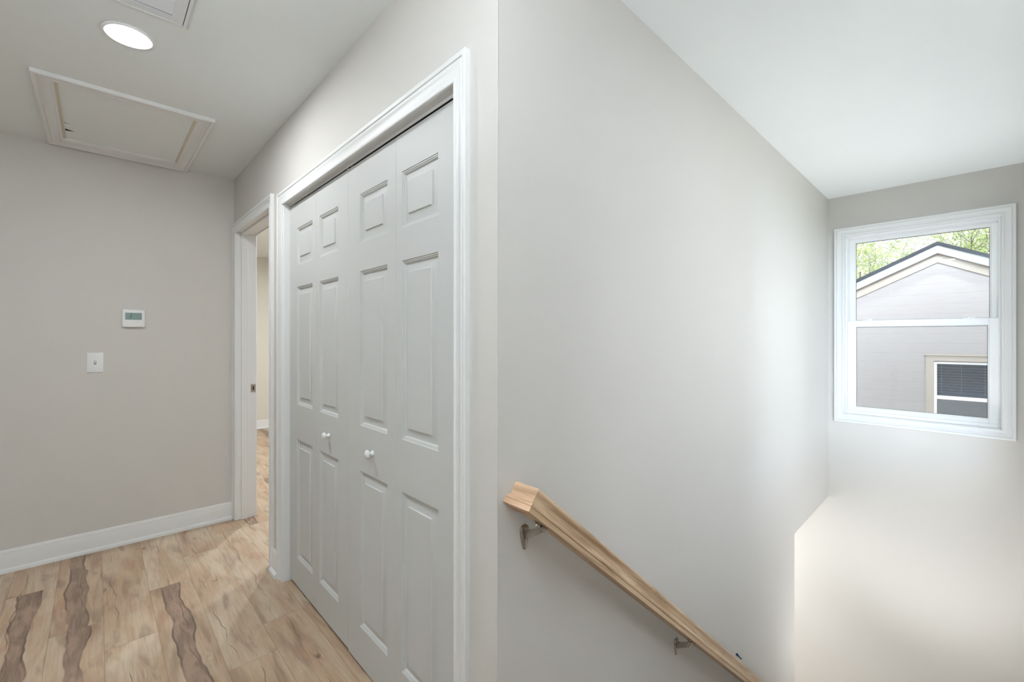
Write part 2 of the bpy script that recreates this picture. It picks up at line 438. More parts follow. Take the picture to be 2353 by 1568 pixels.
# lower passage under the bedroom side and the landing
m = MB(); m.box(2.62, 3.66, .136, 1.62, -.008, .05); struct(m, 'ceiling_lower', M['ceil'])
m = MB(); m.box(2.55, 2.653, .135, 1.62, -3.0, -.008); m.box(2.62, 3.66, 1.60, 1.70, -3.0, .05); struct(m, 'wall_lower', M['wall'])
m = MB(); m.box(2.62, 3.80, -1.19, 1.70, -2.32, -2.20); struct(m, 'floor_landing', M['floor'])
# stairs
RISE, RUN = .20, .2411
m = MB()
for i in range(11):
    x0 = RUN * i; zt = -RISE * (i + 1)
    if x0 > 2.62: break
    m.box(x0, x0 + RUN, -1.072, -.004, zt - .30, zt - .03)
tag(m.build('stairs', M['trim']), 'flight of stairs going down under the oak rail', 'stairs', kind='structure')
st = bpy.data.objects['stairs']
for i in range(11):
    x0 = RUN * i; zt = -RISE * (i + 1)
    if x0 > 2.62: break
    q = MB(); q.box(x0 - .0, x0 + RUN + .02, -1.071, -.005, zt - .029, zt); q.build('tread', M['oak3'], st)
q = MB(); q.box(0.0, .025, -1.072, -.004, -.04, .0); q.build('nosing', M['oak3'], st)

# ------------------------------------------------------------------ mouldings
CAS = [(0, 0), (0, .008), (.003, .0105), (.008, .0110), (.011, .0085), (.015, .0080), (.026, .0092), (.036, .0120), (.041, .0155), (.044, .0160), (.046, .0135), (.0485, .0135), (.050, .0172), (.052, .0182), (.0615, .0182), (.0645, .0160), (.0645, 0)]
def casing(fr, s0, s1, z0, z1, name, closed=False, mat=None, parent=None, width=.0645):
    m = MB(fr); k = width / .0645
    rings = []
    if closed:
        for j in range(4):
            pass
        cor = [(-1, -1), (-1, 1), (1, 1), (1, -1)]
        base = [(s0, z0), (s0, z1), (s1, z1), (s1, z0)]
        rings = [[(b[0] + c[0] * w_ * k, t, b[1] + c[1] * w_ * k) for w_, t in CAS] for b, c in zip(base, cor)]
        rings.append(rings[0])
        m.grid(rings, closed=True, caps=False)
    else:
        base = [(s0, z0), (s0, z1), (s1, z1), (s1, z0)]
        cor = [(-1, 0), (-1, 1), (1, 1), (1, 0)]
        rings = [[(b[0] + c[0] * w_ * k, t, b[1] + c[1] * w_ * k) for w_, t in CAS] for b, c in zip(base, cor)]
        m.grid(rings, closed=True, caps=True)
    o = m.build(name, mat or M['trim'], parent, smooth=True)
    if parent is None: tag(o, kind='structure')
    return o
BASEP = [(0, 0), (.030, 0), (.030, .008), (.028, .016), (.022, .021), (.0135, .022), (.0135, .098), (.011, .104), (.0115, .109), (.008, .114), (.0075, .118), (.003, .122), (0, .122)]
def baseboard(fr, s0, s1, name):
    m = MB(fr); m.grid([[(s, o, z) for o, z in BASEP] for s in (s0, s1)]); return struct(m, name, M['trim'], smooth=True)
baseboard(F_far, .018, 2.45, 'baseboard_far')
baseboard(F_clo, 1.7815, 1.889, 'baseboard_left')
baseboard(F_clo, 0.0, .1100, 'baseboard_corner')
baseboard(F_bed, .13, 2.5, 'baseboard_bedroom')
m = MB(); baseboard(lambda s, o, z: Vector((-2.5 + o, s, z)), -1.07, 2.9, 'baseboard_end')
baseboard(lambda s, o, z: Vector((s, -1.075 + o, z)), -2.48, 0.0, 'baseboard_near')

# closet opening: casing, jambs, head
tag(casing(F_clo, .1747, 1.7165, 0, 2.010, 'trim_1'), 'white moulded casing around the wide closet opening', 'door trim')
m = MB(F_clo); m.box(.1650, .1800, -T, .0, 0, 2.015); m.box(1.7110, 1.7265, -T, .0, 0, 2.015); m.box(.165, 1.7265, -T, .0, 2.015, 2.030)
struct(m, 'trim_2', M['trim'], bevel=.001)
# bedroom doorway: casing both sides, jambs, stops
tag(casing(F_clo, 1.9535, 2.8007, 0, 2.045, 'trim_3'), 'white casing around the narrow doorway in the corner', 'door trim')
jm = MB(F_clo); jm.box(1.944, 1.959, -.125, .0, 0, 2.050); jm.box(2.798, 2.815, -.125, .0, 0, 2.050); jm.box(1.944, 2.815, -.125, .0, 2.050, 2.065)
jm.box(1.959, 1.970, -.068, -.03, 0, 2.050); jm.box(2.787, 2.798, -.068, -.030, 0, 2.050); jm.box(1.959, 2.798, -.068, -.030, 2.039, 2.050)
jam = struct(jm, 'trim_4', M['trim'], bevel=.0012)
casing(lambda s, o, z: Vector((T + o, s, z)), 1.9535, 2.8007, 0, 2.045, 'trim_5')
m = MB(F_clo); m.box(2.7955, 2.7985, -.122, -.090, .906, .962); sp = m.build('strike_plate', M['nickel'], jam, bevel=.002); tag(sp, 'square nickel strike plate on the doorway jamb')
m = MB(F_clo); m.box(2.7950, 2.7958, -.111, -.101, .920, .948); m.build('latch_hole', M['dark'], sp)
m = MB(F_clo); m.box(2.790, 2.7958, -.101, -.097, .920, .948); m.build('lip', M['nickel'], sp)

# ------------------------------------------------------------------ bifold closet doors
DF = -.030            # front plane of the doors, behind the wall face
DTH = .034
ROWS = [(.165, .779), (.957, 1.565), (1.677, 1.868)]
RING = [(0, 0), (.0022, -.0026), (.0052, -.0030), (.0062, -.0052), (.0092, -.0056), (.0102, -.0085), (.0130, -.0115), (.0160, -.0115), (.0400, -.0050), (.0425, -.0008)]
def leaf(s0, s1, p0, p1, z0, z1, parent):
    m = MB(F_clo)
    zs = [z0] + [v for r in ROWS for v in r] + [z1]
    ss = [s0, p0, p1, s1]
    for i in range(3):
        for j in range(len(zs) - 1):
            if i == 1 and j % 2 == 1: continue
            m.add([(ss[i], DF, zs[j]), (ss[i + 1], DF, zs[j]), (ss[i + 1], DF, zs[j + 1]), (ss[i], DF, zs[j + 1])], [(0, 1, 2, 3)])
    for (a, b) in ROWS:
        rings = [[(p0 + i_, DF + d, a + i_), (p1 - i_, DF + d, a + i_), (p1 - i_, DF + d, b - i_), (p0 + i_, DF + d, b - i_)] for i_, d in RING]
        m.grid(rings, closed=True, caps=False)
        m.add(rings[-1], [(0, 1, 2, 3)])
    B = DF - DTH
    m.add([(s0, DF, z0), (s1, DF, z0), (s1, DF, z1), (s0, DF, z1), (s0, B, z0), (s1, B, z0), (s1, B, z1), (s0, B, z1)],
          [(4, 5, 6, 7), (0, 1, 5, 4), (3, 2, 6, 7), (0, 3, 7, 4), (1, 2, 6, 5)])
    return m.build('door_panel', M['door'], parent, smooth=True)
def knob(s, z, parent):
    m = MB(F_clo)
    prof = [(0, .0001), (0, .0105), (.002, .0110), (.004, .0100), (.006, .0080), (.012, .0060), (.015, .0066), (.018, .0130), (.020, .0158), (.0235, .0168), (.026, .0160), (.029, .0125), (.031, .0065), (.0316, .0001)]
    # lathe axis points out of the door
    c = F_clo(s, DF, z)
    q = MB(); q.lathe(tuple(c), (-1, 0, 0), (0, 0, 1), prof, 28)
    return q.build('knob', M['trim'], parent, smooth='all')
GAP = .0014
def pair(name, leaves, kn, zb, label):
    e = empty(name, F_clo((leaves[0][0] + leaves[1][1]) / 2, DF, zb))
    tag(e, label, 'closet door', kind='structure')
    ls = [leaf(a + GAP / 2, b - GAP / 2, p, q, zb, 1.9970 + (.0 if zb < .015 else .001), e) for a, b, p, q in leaves]
    knob(kn[1], kn[2], ls[kn[0]])
    return e
D1 = pair('door_1', [(.9617, 1.3212, 1.0648, 1.2823), (1.3212, 1.7090, 1.3728, 1.5994)], (0, 1.163, .866), .019, 'left white bifold closet door, nearer the doorway')
D2 = pair('door_2', [(.1820, .5636, .3048, .5248), (.5636, .9617, .6263, .8506)], (1, .737, .868), .012, 'right white bifold closet door, nearer the stair corner')
# head track with its metal pivots
tk = empty('door_track', F_clo(.945, -.045, 2.006))
m = MB(F_clo); m.box(.181, 1.710, -.033, -.0305, 2.0052, 2.015); m.box(.181, 1.710, -.061, -.059, 2.0075, 2.015); m.box(.181, 1.710, -.061, -.031, 2.0135, 2.015)
m.build('rail', M['trim'], tk)
m = MB(F_clo); m.box(.181, 1.710, -.059, -.033, 2.0105, 2.0134); m.build('channel', M['dark'], tk)
for s0, s1 in ((.183, .232), (1.668, 1.708), (.935, .950), (.975, .990)):
    m = MB(F_clo); m.box(s0, s1, -.055, -.036, 2.003, 2.0104)
    m.lathe(tuple(F_clo((s0 + s1) / 2, 0, 0) * 0 + Vector(((s0 + s1) / 2, -.045, 1.998))), (0, 0, 1), (1, 0, 0), [(0, .004), (.012, .004)], 12)
    m.build('pivot', M['zinc'], tk, bevel=.001)
tag(tk, 'metal track above the closet doors, under the white head', 'door track')

# ------------------------------------------------------------------ window
win = empty('window_1', F_win(.53, 0, .625)); tag(win, 'white double-hung window in the far stair wall', 'window', kind='structure')
casing(F_win, .1040, .9555, .6870, 2.1190, 'casing', closed=True, parent=win, width=.0622)
m = MB(F_win)   # wood jamb liner
for a, b, c, d in ((WS0, .1075, WZ0, WZ1), (.9525, WS1, WZ0, WZ1)): m.box(a, b, -.150, .0, c, d)
m.box(WS0, WS1, -.150, .0, WZ0, .690); m.box(WS0, WS1, -.150, .0, 2.116, WZ1)
m.build('jamb', M['trim'], win, bevel=.001)
m = MB(F_win)   # vinyl frame with steps
def ringbox(m, s0, s1, z0, z1, ws, wt, wb, o0, o1):
    m.box(s0, s0 + ws, o0, o1, z0, z1); m.box(s1 - ws, s1, o0, o1, z0, z1)
    m.box(s0 + ws, s1 - ws, o0, o1, z1 - wt, z1); m.box(s0 + ws, s1 - ws, o0, o1, z0, z0 + wb)
ringbox(m, .1075, .9525, .690, 2.116, .012, .016, .024, -.145, -.045)
ringbox(m, .1075, .9525, .690, 2.116, .020, .030, .012, -.145, -.090)
m.build('frame', M['vinyl'], win, bevel=.0015)
def sash(name, s0, s1, z0, z1, ws, wt, wb, o0, o1, extra=None):
    m = MB(F_win); ringbox(m, s0, s1, z0, z1, ws, wt, wb, o0, o1)
    ringbox(m, s0 + ws, s1 - ws, z0 + wb, z1 - wt, .006, .006, .006, o0 + .006, o1 - .010)
    o = m.build(name, M['vinyl'], win, bevel=.0015)
    g = MB(F_win); g.box(s0 + ws + .005, s1 - ws - .005, (o0 + o1) / 2 - .006, (o0 + o1) / 2 - .003, z0 + wb + .005, z1 - wt - .005)
    g.build('pane', M['glass'], o)
    bd = MB(F_win); ringbox(bd, s0 + ws + .006, s1 - ws - .006, z0 + wb + .006, z1 - wt - .006, .0024, .0034, .001, (o0 + o1) / 2 - .002, (o0 + o1) / 2 + .002)
    bd.build('gasket', M['black'], o)
    return o
us = sash('upper_sash', .1275, .9415, 1.400, 2.086, .034, .016, .034, -.118, -.085)
lo = sash('lower_sash', .1205, .9465, .7145, 1.4350, .049, .044, .028, -.084, -.048)
for s in (.245, .800):
    m = MB(F_win); m.box(s - .030, s + .030, -.078, -.055, 1.435, 1.442); m.lathe((s, -.066, 1.441), (0, 0, 1), (1, 0, 0), [(0, .010), (.006, .010), (.009, .006)], 16); m.box(s, s + .030, -.070, -.062, 1.441, 1.448)
    m.build('sash_lock', M['vinyl'], lo, bevel=.001)
m = MB(F_win); m.box(.128, .942, -.1335, -.1325, .71, 1.43); m.build('insect_screen', M['screen'], win)

# unseen window added opposite the handrail to let the sky glow in
Fs2 = lambda s, o, z: Vector((s, -1.075 + o, z))
w2 = empty('window_added', (2.2, -1.075, VZ0)); tag(w2, 'unseen window added opposite the handrail wall for light', 'window', kind='structure')
casing(Fs2, VX0 + .006, VX1 - .006, VZ0 + .006, VZ1 - .006, 'casing', closed=True, parent=w2)
m = MB(Fs2)
for a, b in ((VX0, VX0 + .03), (VX1 - .03, VX1), (2.085, 2.115)): m.box(a, b, -.10, -.05, VZ0, VZ1)
for a, b in ((VZ0, VZ0 + .03), (VZ1 - .03, VZ1)): m.box(VX0 + .03, 2.085, -.10, -.05, a, b); m.box(2.115, VX1 - .03, -.10, -.05, a, b)
m.build('frame', M['vinyl'], w2)
m = MB(Fs2); m.box(VX0 + .03, 2.085, -.078, -.074, VZ0 + .03, VZ1 - .03); m.box(2.115, VX1 - .03, -.078, -.074, VZ0 + .03, VZ1 - .03); m.build('pane', M['glass'], w2)

# ------------------------------------------------------------------ ceiling fittings
def lamp(x, y, label, H=2.44, k=1.0, c=(.94, .975, 1, 1)):
    e = empty('recessed_light', (x, y, H))
    q = MB(); q.lathe((x, y, H), (0, 0, -1), (1, 0, 0), [(.0, .078), (.003, .078), (.006, .074), (.0065, .070), (.004, .062), (.001, .0580), (.0, .0580)], 56)
    q.build('trim_ring', M['plastic'], e, smooth='all')
    q = MB(); q.lathe((x, y, H), (0, 0, -1), (1, 0, 0), [(.0, .0577), (.0045, .0577), (.0055, .055), (.0058, .001)], 56)
    q.build('lens', lensmat(k, c), e)
    tag(e, label, 'ceiling light')
lamp(-.6360, 1.3720, 'lit round flush ceiling light between the vent and the attic hatch', k=1.25)
lamp(-.800, -.553, 'round flush ceiling light over the head of the stairs, behind the camera', k=.88, c=(.80, .89, 1, 1))
lamp(1.150, -.960, 'unseen round ceiling light added over the stairs as fill', k=.46, c=(.86, .93, 1, 1))  # unseen lamp added to lift the stair and window walls
lamp(2.980, 1.250, 'unseen round light added in the low passage as fill', -.008, 4.0)  # added out of view to brighten the lower window wall
lamp(1.30, 4.20, 'unseen round light added in the bedroom beyond the doorway', k=4.2)  # unseen lamp added so the bedroom does not go black
lamp(1.30, 2.80, 'unseen round light added in the bedroom close to the doorway wall', k=2.4)  # another unseen fill lamp added for the bedroom

# attic hatch
hx0, hx1, hy0, hy1 = -.9290, -.2740, 1.9080, 2.8640
e = empty('attic_hatch', ((hx0 + hx1) / 2, (hy0 + hy1) / 2, H)); tag(e, 'white framed attic hatch in the ceiling against the far wall', 'attic hatch')
Fh = lambda s, o, z: Vector((s, z, H - o))
CW = .068
casing(Fh, hx0 + CW, hx1 - CW, hy0 + CW, hy1 - CW, 'frame', closed=True, parent=e, width=CW)
# flat outer edge strip like the photo's
m = MB(); z0 = H - .0185
for s in (0, 1):
    xa = hx0 + CW - .0005 if s == 0 else hx1 - CW - .0115
    m = MB(); m.box(xa, xa + .012, hy0 + CW, hy1 - CW - .058, H - .008, H - .0002); m.build('liner', M['tan'], e)
m = MB(); m.box(hx0 + CW, hx1 - CW, hy1 - CW - .058, hy1 - CW + .001, H - .0095, H - .0002); m.box(hx0 + CW, hx1 - CW, hy1 - CW - .040, hy1 - CW + .001, H - .0125, H - .0002); m.build('stop', M['trim'], e, bevel=.001)
m = MB(); m.box(hx0 + CW + .0115, hx1 - CW - .0115, hy0 + CW, hy1 - CW, H - .003, H - .0003); pn = m.build('panel', M['ceil'], e)
m = MB(); m.add([(-.846, 2.575, H - .0033), (-.808, 2.597, H - .0033), (-.847, 2.607, H - .0033)], [(0, 1, 2)]); m.build('crack', M['dark'], pn)
m = MB(); m.add([(-.846, 2.48, H - .0033), (-.822, 2.493, H - .0033), (-.846, 2.489, H - .0033)], [(0, 1, 2)]); m.build('crack', M['dark'], pn)

# return air grille
vx0, vx1, vy0, vy1 = -.9350, -.4870, .7150, 1.1620
e = empty('ceiling_vent', ((vx0 + vx1) / 2, (vy0 + vy1) / 2, H)); tag(e, 'white slatted return air grille in the ceiling beside the round light', 'vent')
m = MB()
def zring(m, x0, x1, y0, y1, w_, za, zb):
    m.box(x0, x0 + w_, y0, y1, za, zb); m.box(x1 - w_, x1, y0, y1, za, zb); m.box(x0 + w_, x1 - w_, y0, y0 + w_, za, zb); m.box(x0 + w_, x1 - w_, y1 - w_, y1, za, zb)
zring(m, vx0, vx1, vy0, vy1, .0095, H - .010, H - .0002); m.build('frame', M['louver'], e, bevel=.001)
m = MB(); zring(m, vx0 + .0115, vx1 - .0115, vy0 + .0100, vy1 - .0100, .0330, H - .009, H - .004); fp = m.build('hinged_panel', M['louver'], e, bevel=.001)
m = MB(); m.box(vx0 + .009, vx1 - .009, vy0 + .009, vy1 - .009, H - .0018, H - .0003); m.build('duct_opening', M['dark'], e)
m = MB(); yy0 = vy0 + .046
while yy0 < vy1 - .052:
    m.add([(vx0 + .044, yy0, H - .0025), (vx1 - .044, yy0, H - .0025), (vx1 - .044, yy0 + .0074, H - .0088), (vx0 + .044, yy0 + .0074, H - .0088),
           (vx0 + .044, yy0, H - .0015), (vx1 - .044, yy0, H - .0015), (vx1 - .044, yy0 + .0074, H - .0078), (vx0 + .044, yy0 + .0074, H - .0078)],
          [(0, 1, 2, 3), (4, 5, 6, 7), (0, 1, 5, 4), (2, 3, 7, 6), (0, 3, 7, 4), (1, 2, 6, 5)])
    yy0 += .0118
m.build('louvers', M['louver'], e)

# ------------------------------------------------------------------ thermostat and switch
e = empty('thermostat', F_far(.5505, 0, 1.3675)); tag(e, 'white wall thermostat with a grey-green screen, above the switch', 'thermostat')
def rrect(s0, s1, z0, z1, r, o, n=5):
    pts = []
    for cx, cz, a0 in ((s1 - r, z1 - r, 0), (s0 + r, z1 - r, 90), (s0 + r, z0 + r, 180), (s1 - r, z0 + r, 270)):
        for k in range(n + 1):
            a = math.radians(a0 + 90 * k / n); pts.append((cx + r * math.cos(a), o, cz + r * math.sin(a)))
    return pts
m = MB(F_far); m.grid([rrect(.4955, .6055, 1.3680, 1.4785, .005, 0), rrect(.4955, .6055, 1.3680, 1.4785, .005, .016), rrect(.4970, .6040, 1.3695, 1.4770, .005, .0205), rrect(.500, .601, 1.3725, 1.474, .005, .022)])
bd = m.build('body', M['plastic'], e, smooth=True)
m = MB(F_far); m.grid([rrect(.5110, .5915, 1.4150, 1.4590, .002, .0218), rrect(.5110, .5915, 1.4150, 1.4590, .002, .0228)])
sc = m.build('screen', M['lcd'], e)
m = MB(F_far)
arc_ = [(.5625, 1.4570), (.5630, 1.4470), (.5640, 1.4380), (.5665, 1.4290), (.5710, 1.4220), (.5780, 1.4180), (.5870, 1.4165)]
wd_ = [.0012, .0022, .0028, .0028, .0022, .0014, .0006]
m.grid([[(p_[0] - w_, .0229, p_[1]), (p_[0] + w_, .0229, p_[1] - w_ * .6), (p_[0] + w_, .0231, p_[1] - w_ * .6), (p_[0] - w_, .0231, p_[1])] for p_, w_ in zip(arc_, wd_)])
m.build('screen_reflection', M['lcd_reflection'], sc)  # dark reflection curving over the screen, painted as a thin strip
m = MB(F_far); m.grid([rrect(.5285, .5335, 1.4015, 1.4045, .001, .0218), rrect(.5285, .5335, 1.4015, 1.4045, .001, .0228)]); m.build('button', M['grey'], e)
m = MB(F_far); m.grid([rrect(.506, .595, 1.3755, 1.4095, .003, .0216), rrect(.507, .594, 1.3765, 1.4085, .003, .0224)]); m.build('flap', M['plastic'], e)

e = empty('light_switch', F_far(.7287, 0, 1.0883)); tag(e, 'white single toggle light switch plate on the far wall', 'light switch')
m = MB(F_far); m.grid([rrect(.6910, .7663, 1.0885, 1.2095, .004, 0), rrect(.6910, .7663, 1.0885, 1.2095, .004, .003), rrect(.6945, .7628, 1.092, 1.206, .004, .0062)])
m.build('plate', M['plastic'], e, smooth=True)
m = MB(F_far); m.box(.7230, .7344, .0058, .0066, 1.1375, 1.1605); m.build('slot', M['grey'], e)
m = MB(F_far); m.grid([[(.7245, .006, 1.1430), (.7329, .006, 1.1430), (.7329, .006, 1.1530), (.7245, .006, 1.1530)], [(.7250, .018, 1.1510), (.7324, .018, 1.1510), (.7324, .018, 1.1590), (.7250, .018, 1.1590)]])
m.build('toggle', M['plastic'], e, bevel=.0008)
for zz in (1.119, 1.179):
    m = MB(F_far); q = F_far(.7287, .0060, zz); mm = MB(); mm.lathe(tuple(q), F_far(0, 1, 0) - F_far(0, 0, 0), (0, 0, 1), [(0, .0032), (.0008, .003), (.0012, .0005)], 14); mm.build('screw', M['plastic'], e, smooth=True)

# ------------------------------------------------------------------ handrail
TH = math.atan(.822); ct, sn = math.cos(TH), math.sin(TH)
OC = .062                                   # rail centre, out from the wall
half = [(.0285, 0), (.0285, .0118), (.0245, .0126), (.0245, .0140), (.0268, .0152), (.0276, .0178), (.0268, .0205), (.0240, .0222), (.0195, .0250), (.0168, .0300), (.0158, .0360), (.0162, .0420), (.0182, .0480), (.0200, .0520), (.0202, .0560), (.0180, .0598), (.0125, .0625), (.0, .0636)]
PROF = half + [(-a, b) for a, b in half[::-1][1:]]
# mitre corner (bottom centre line)
cx_, cz_ = .0410, .8724
d2 = Vector((ct, 0, -sn)); d1 = Vector((0, -1, 0)); up = Vector((sn, 0, ct))
def L(s, o, z): return F_st(s, o, z)
def ring_at(sv, mitre=None, along=0):
    pass
hr = empty('handrail', F_st(.05, 0, .80)); tag(hr, 'bare oak handrail on nickel brackets descending along the stair wall', 'handrail')
# return piece: from the wall to the mitre; profile across d2
def pt(c, a, b, dirx):     # c=(s,o,z) bottom centre; a lateral in given direction, b up
    return (c[0] + dirx[0] * a + up.x * b, c[1] + dirx[1] * a, c[2] + dirx[2] * a + up.z * b)
lat_ret = (-ct, 0, sn)      # uphill side is the outer side of the return
lat_main = (0, 1, 0)        # out from the wall is the outer side of the main rail
r0 = [pt((cx_, 0.0, cz_), a, b, lat_ret) for a, b in PROF]
r1 = [(cx_ - ct * a + up.x * b, OC + a, cz_ + sn * a + up.z * b) for a, b in PROF]   # on the mitre plane
LEN = 3.25
r2 = [(cx_ + ct * LEN + up.x * b, OC + a, cz_ - sn * LEN + up.z * b) for a, b in PROF]
Rm = Matrix((F_st(1, 0, 0) - F_st(0, 0, 0),) * 3)
ax = (F_st(ct, 0, -sn) - F_st(0, 0, 0)).normalized(); az = (F_st(sn, 0, ct) - F_st(0, 0, 0)).normalized(); ay = az.cross(ax)
R_main = Matrix((ax, ay, az)).transposed()
ax2 = (F_st(0, 1, 0) - F_st(0, 0, 0)).normalized(); ay2 = az.cross(ax2)
R_ret = Matrix((ax2, ay2, az)).transposed()
m = MB(F_st); m.grid([r0, r1]); m.build('rail_return', M['oak2'], hr, loc=F_st(cx_, .03, cz_), smooth=True, R=R_ret)
nseg = 8
rings = [[tuple(Vector(p).lerp(Vector(q), t / nseg)) for p, q in zip(r1, r2)] for t in range(nseg + 1)]
m = MB(F_st); m.grid(rings); m.build('rail', M['oak'], hr, loc=F_st(cx_ + .4, OC, cz_ - .3), smooth=True, R=R_main)

def bracket(s, label=None):
    zb = cz_ - .822 * (s - cx_)             # underside of the rail at this s
    zc = zb - .050
    e = empty('bracket', (0, 0, 0)); e.parent = hr; e.matrix_basis = wm(hr).inverted() @ Matrix.Translation(F_st(s, 0, zc))
    # tear-shaped wall plate
    out = []
    for k in range(28):
        a = 2 * PI * k / 28; c_, s_ = math.cos(a), math.sin(a)
        ex = lambda v, p: math.copysign(abs(v) ** p, v)
        zz_ = ex(s_, .75) * .034
        out.append((ex(c_, .62) * (.0140 + .0050 * min(1, max(-1, zz_ / .026))), zz_))
    m = MB(F_st); m.grid([[(s + a, o, zc + b) for a, b in [(x_ * k_, y_ * k_) for x_, y_ in out]] for o, k_ in ((0.0, 1.0), (.0025, 1.0), (.0045, .93), (.0055, .8))])
    pl = m.build('wall_plate', M['nickel'], e, smooth=True)
    for dx, dz in ((-.010, .020), (.010, .020), (0, -.026)):
        q = MB(); q.lathe(tuple(F_st(s + dx, .0050, zc + dz)), F_st(0, 1, 0) - F_st(0, 0, 0), (0, 0, 1), [(0, .0038), (.001, .0037), (.0018, .0015), (.0012, .0010)], 14); q.build('screw', M['nickel'], pl, smooth=True)
    # flat arm sweeping out and up to the saddle
    m = MB(F_st); arc = []
    for k in range(11):
        t = k / 10; o = .004 + (OC - .006) * min(1, t * 1.15) ** 1.0; z_ = zc + .006 + (zb - .010 - zc - .006) * t
        arc.append((o, z_))
    rings = []
    for i, (o, z_) in enumerate(arc):
        hh = .0120 - .003 * i / 10
        rings.append([(s - .0050, o, z_ - hh), (s + .0050, o, z_ - hh), (s + .0062, o, z_), (s + .0050, o, z_ + hh * .9), (s - .0050, o, z_ + hh * .9), (s - .0062, o, z_)])
    rings.append([(s + dx, OC + .004, (zb - .003) + dz) for dx, dz in ((-.005, -.010), (.005, -.010), (.006, -.004), (.005, -.001), (-.005, -.001), (-.006, -.004))])
    m.grid(rings); m.build('arm', M['nickel'], e, smooth=True)
    # saddle strap under the rail, sloped like it, with two bolts
    m = MB(F_st)
    def sl(u_, o, q_): return (s + ct * u_ + sn * q_, OC + o, zb - sn * u_ + ct * q_)
    vs = [sl(u_, o, q_) for q_ in (-.0028, -.0002) for u_, o in ((-.026, -.005), (-.020, -.009), (.020, -.009), (.026, -.005), (.026, .005), (.020, .009), (-.020, .009), (-.026, .005))]
    m.add(vs, [tuple(range(8)), tuple(range(8, 16))] + [(i, (i + 1) % 8, 8 + (i + 1) % 8, 8 + i) for i in range(8)])
    m.build('saddle', M['nickel'], e, bevel=.0006)
    for u_ in (-.017, .017):
        q = MB(); c0 = F_st(*sl(u_, 0.0, -.0028)); dn = F_st(*sl(u_, 0, -.02)) - c0
        q.lathe(tuple(c0), dn, (0, 1, 0), [(0, .0048), (.0035, .0052), (.0045, .0040), (.0085, .0038), (.0100, .0020)], 16); q.build('bolt', M['nickel'], e, smooth=True)
for s in (.0945, .955, 1.600, 2.30): bracket(s)

# small blue scrap of tape on the wall just above the rail, and a paint chip on the rail
c0 = F_st(1.365, 0, -.085)
m = MB(F_st)
tp = [(1.352, .004, -.030), (1.360, .007, -.050), (1.372, .006, -.066), (1.392, .004, -.086)]
tp = []
m = MB(F_st)
m.grid([[(1.606, .0005, -.281), (1.606, .0070, -.279), (1.606, .0070, -.290), (1.606, .0005, -.291)],
        [(1.622, .0005, -.297), (1.622, .0055, -.295), (1.622, .0055, -.303), (1.622, .0005, -.304)],
        [(1.645, .0005, -.317), (1.645, .0030, -.316), (1.645, .0030, -.320), (1.645, .0005, -.321)],
        [(1.676, .0005, -.344), (1.676, .0030, -.343), (1.676, .0030, -.347), (1.676, .0005, -.348)]])
tag(m.build('tape_scrap', M['blue']), 'tiny curled blue scrap stuck to the wall above the lower handrail', 'tape')

# ------------------------------------------------------------------ outdoors: ground, neighbouring house, trees
m = MB(); m.box(-25, 60, -40, 40, -3.2, -3.0); struct(m, 'ground', M['grass'], loc=(10, 0, -3.0))
m = MB(); m.box(-8, 9.6, -16, 12, -3.0, -2.97); struct(m, 'bounce_slab', M['concrete'], loc=(0, -6, -3.0))  # pale slab added out of view to bounce sunlight up through the windows
RY, RZ, SL = -.372, 2.919, .495        # ridge: y, top height, roof slope
XF, XW, XB = 9.60, 9.70, 18.5
hs = empty('house', (XW, RY, -3.0)); tag(hs, 'neighbouring gabled house with pale siding and a dark shingle roof', 'house')
HWD = 3.7
def rz(dy, z0=RZ): return z0 - SL * abs(dy)
m = MB()
gz = RZ - .30
pts = [(RY - HWD, -3.0), (RY + HWD, -3.0), (RY + HWD, gz - SL * HWD), (RY, gz), (RY - HWD, gz - SL * HWD)]
NY0, NY1, NZ0, NZ1 = -1.72, -.325, -.30, .885         # its window opening
def gable_strip(m, ya, yb, za=None, zb=None):
    """wall strip from ya to yb at the front plane; za..zb or up to the gable"""
    lo = -3.0 if za is None else za
    ta = (gz - SL * abs(ya - RY)) if zb is None else zb; tb = (gz - SL * abs(yb - RY)) if zb is None else zb
    m.add([(XW, ya, lo), (XW, yb, lo), (XW, yb, tb), (XW, ya, ta), (XW + .15, ya, lo), (XW + .15, yb, lo), (XW + .15, yb, tb), (XW + .15, ya, ta)],
          [(0, 1, 2, 3), (4, 5, 6, 7), (0, 1, 5, 4), (2, 3, 7, 6), (0, 3, 7, 4), (1, 2, 6, 5)])
gable_strip(m, RY - HWD, NY0); gable_strip(m, NY0, NY1, None, NZ0); gable_strip(m, NY0, RY, NZ1, None)
gable_strip(m, RY, NY1, NZ1, None); gable_strip(m, NY1, RY + HWD)
m.box(XW + .15, XB, RY + HWD - .15, RY + HWD, -3.0, gz - SL * HWD); m.box(XW + .15, XB, RY - HWD, RY - HWD + .15, -3.0, gz - SL * HWD); m.box(XB - .15, XB, RY - HWD, RY + HWD, -3.0, gz - SL * HWD)
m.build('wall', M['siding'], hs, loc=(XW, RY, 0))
OV = HWD + .45
def slope_slab(m, x0, x1, side, top, th, y_in=0.0, y_out=OV):
    ys = (RY + side * y_in, RY + side * y_out)
    za = top - SL * y_in; zb = top - SL * y_out
    m.add([(x0, ys[0], za), (x1, ys[0], za), (x1, ys[1], zb), (x0, ys[1], zb), (x0, ys[0], za - th), (x1, ys[0], za - th), (x1, ys[1], zb - th), (x0, ys[1], zb - th)],
          [(0, 1, 2, 3), (4, 5, 6, 7), (0, 1, 5, 4), (2, 3, 7, 6), (0, 3, 7, 4), (1, 2, 6, 5)])
m = MB()
for sd2 in (-1, 1): slope_slab(m, XF - .03, XB + .3, sd2, RZ, .052)
m.build('roof', M['shingle'], hs)
m = MB()
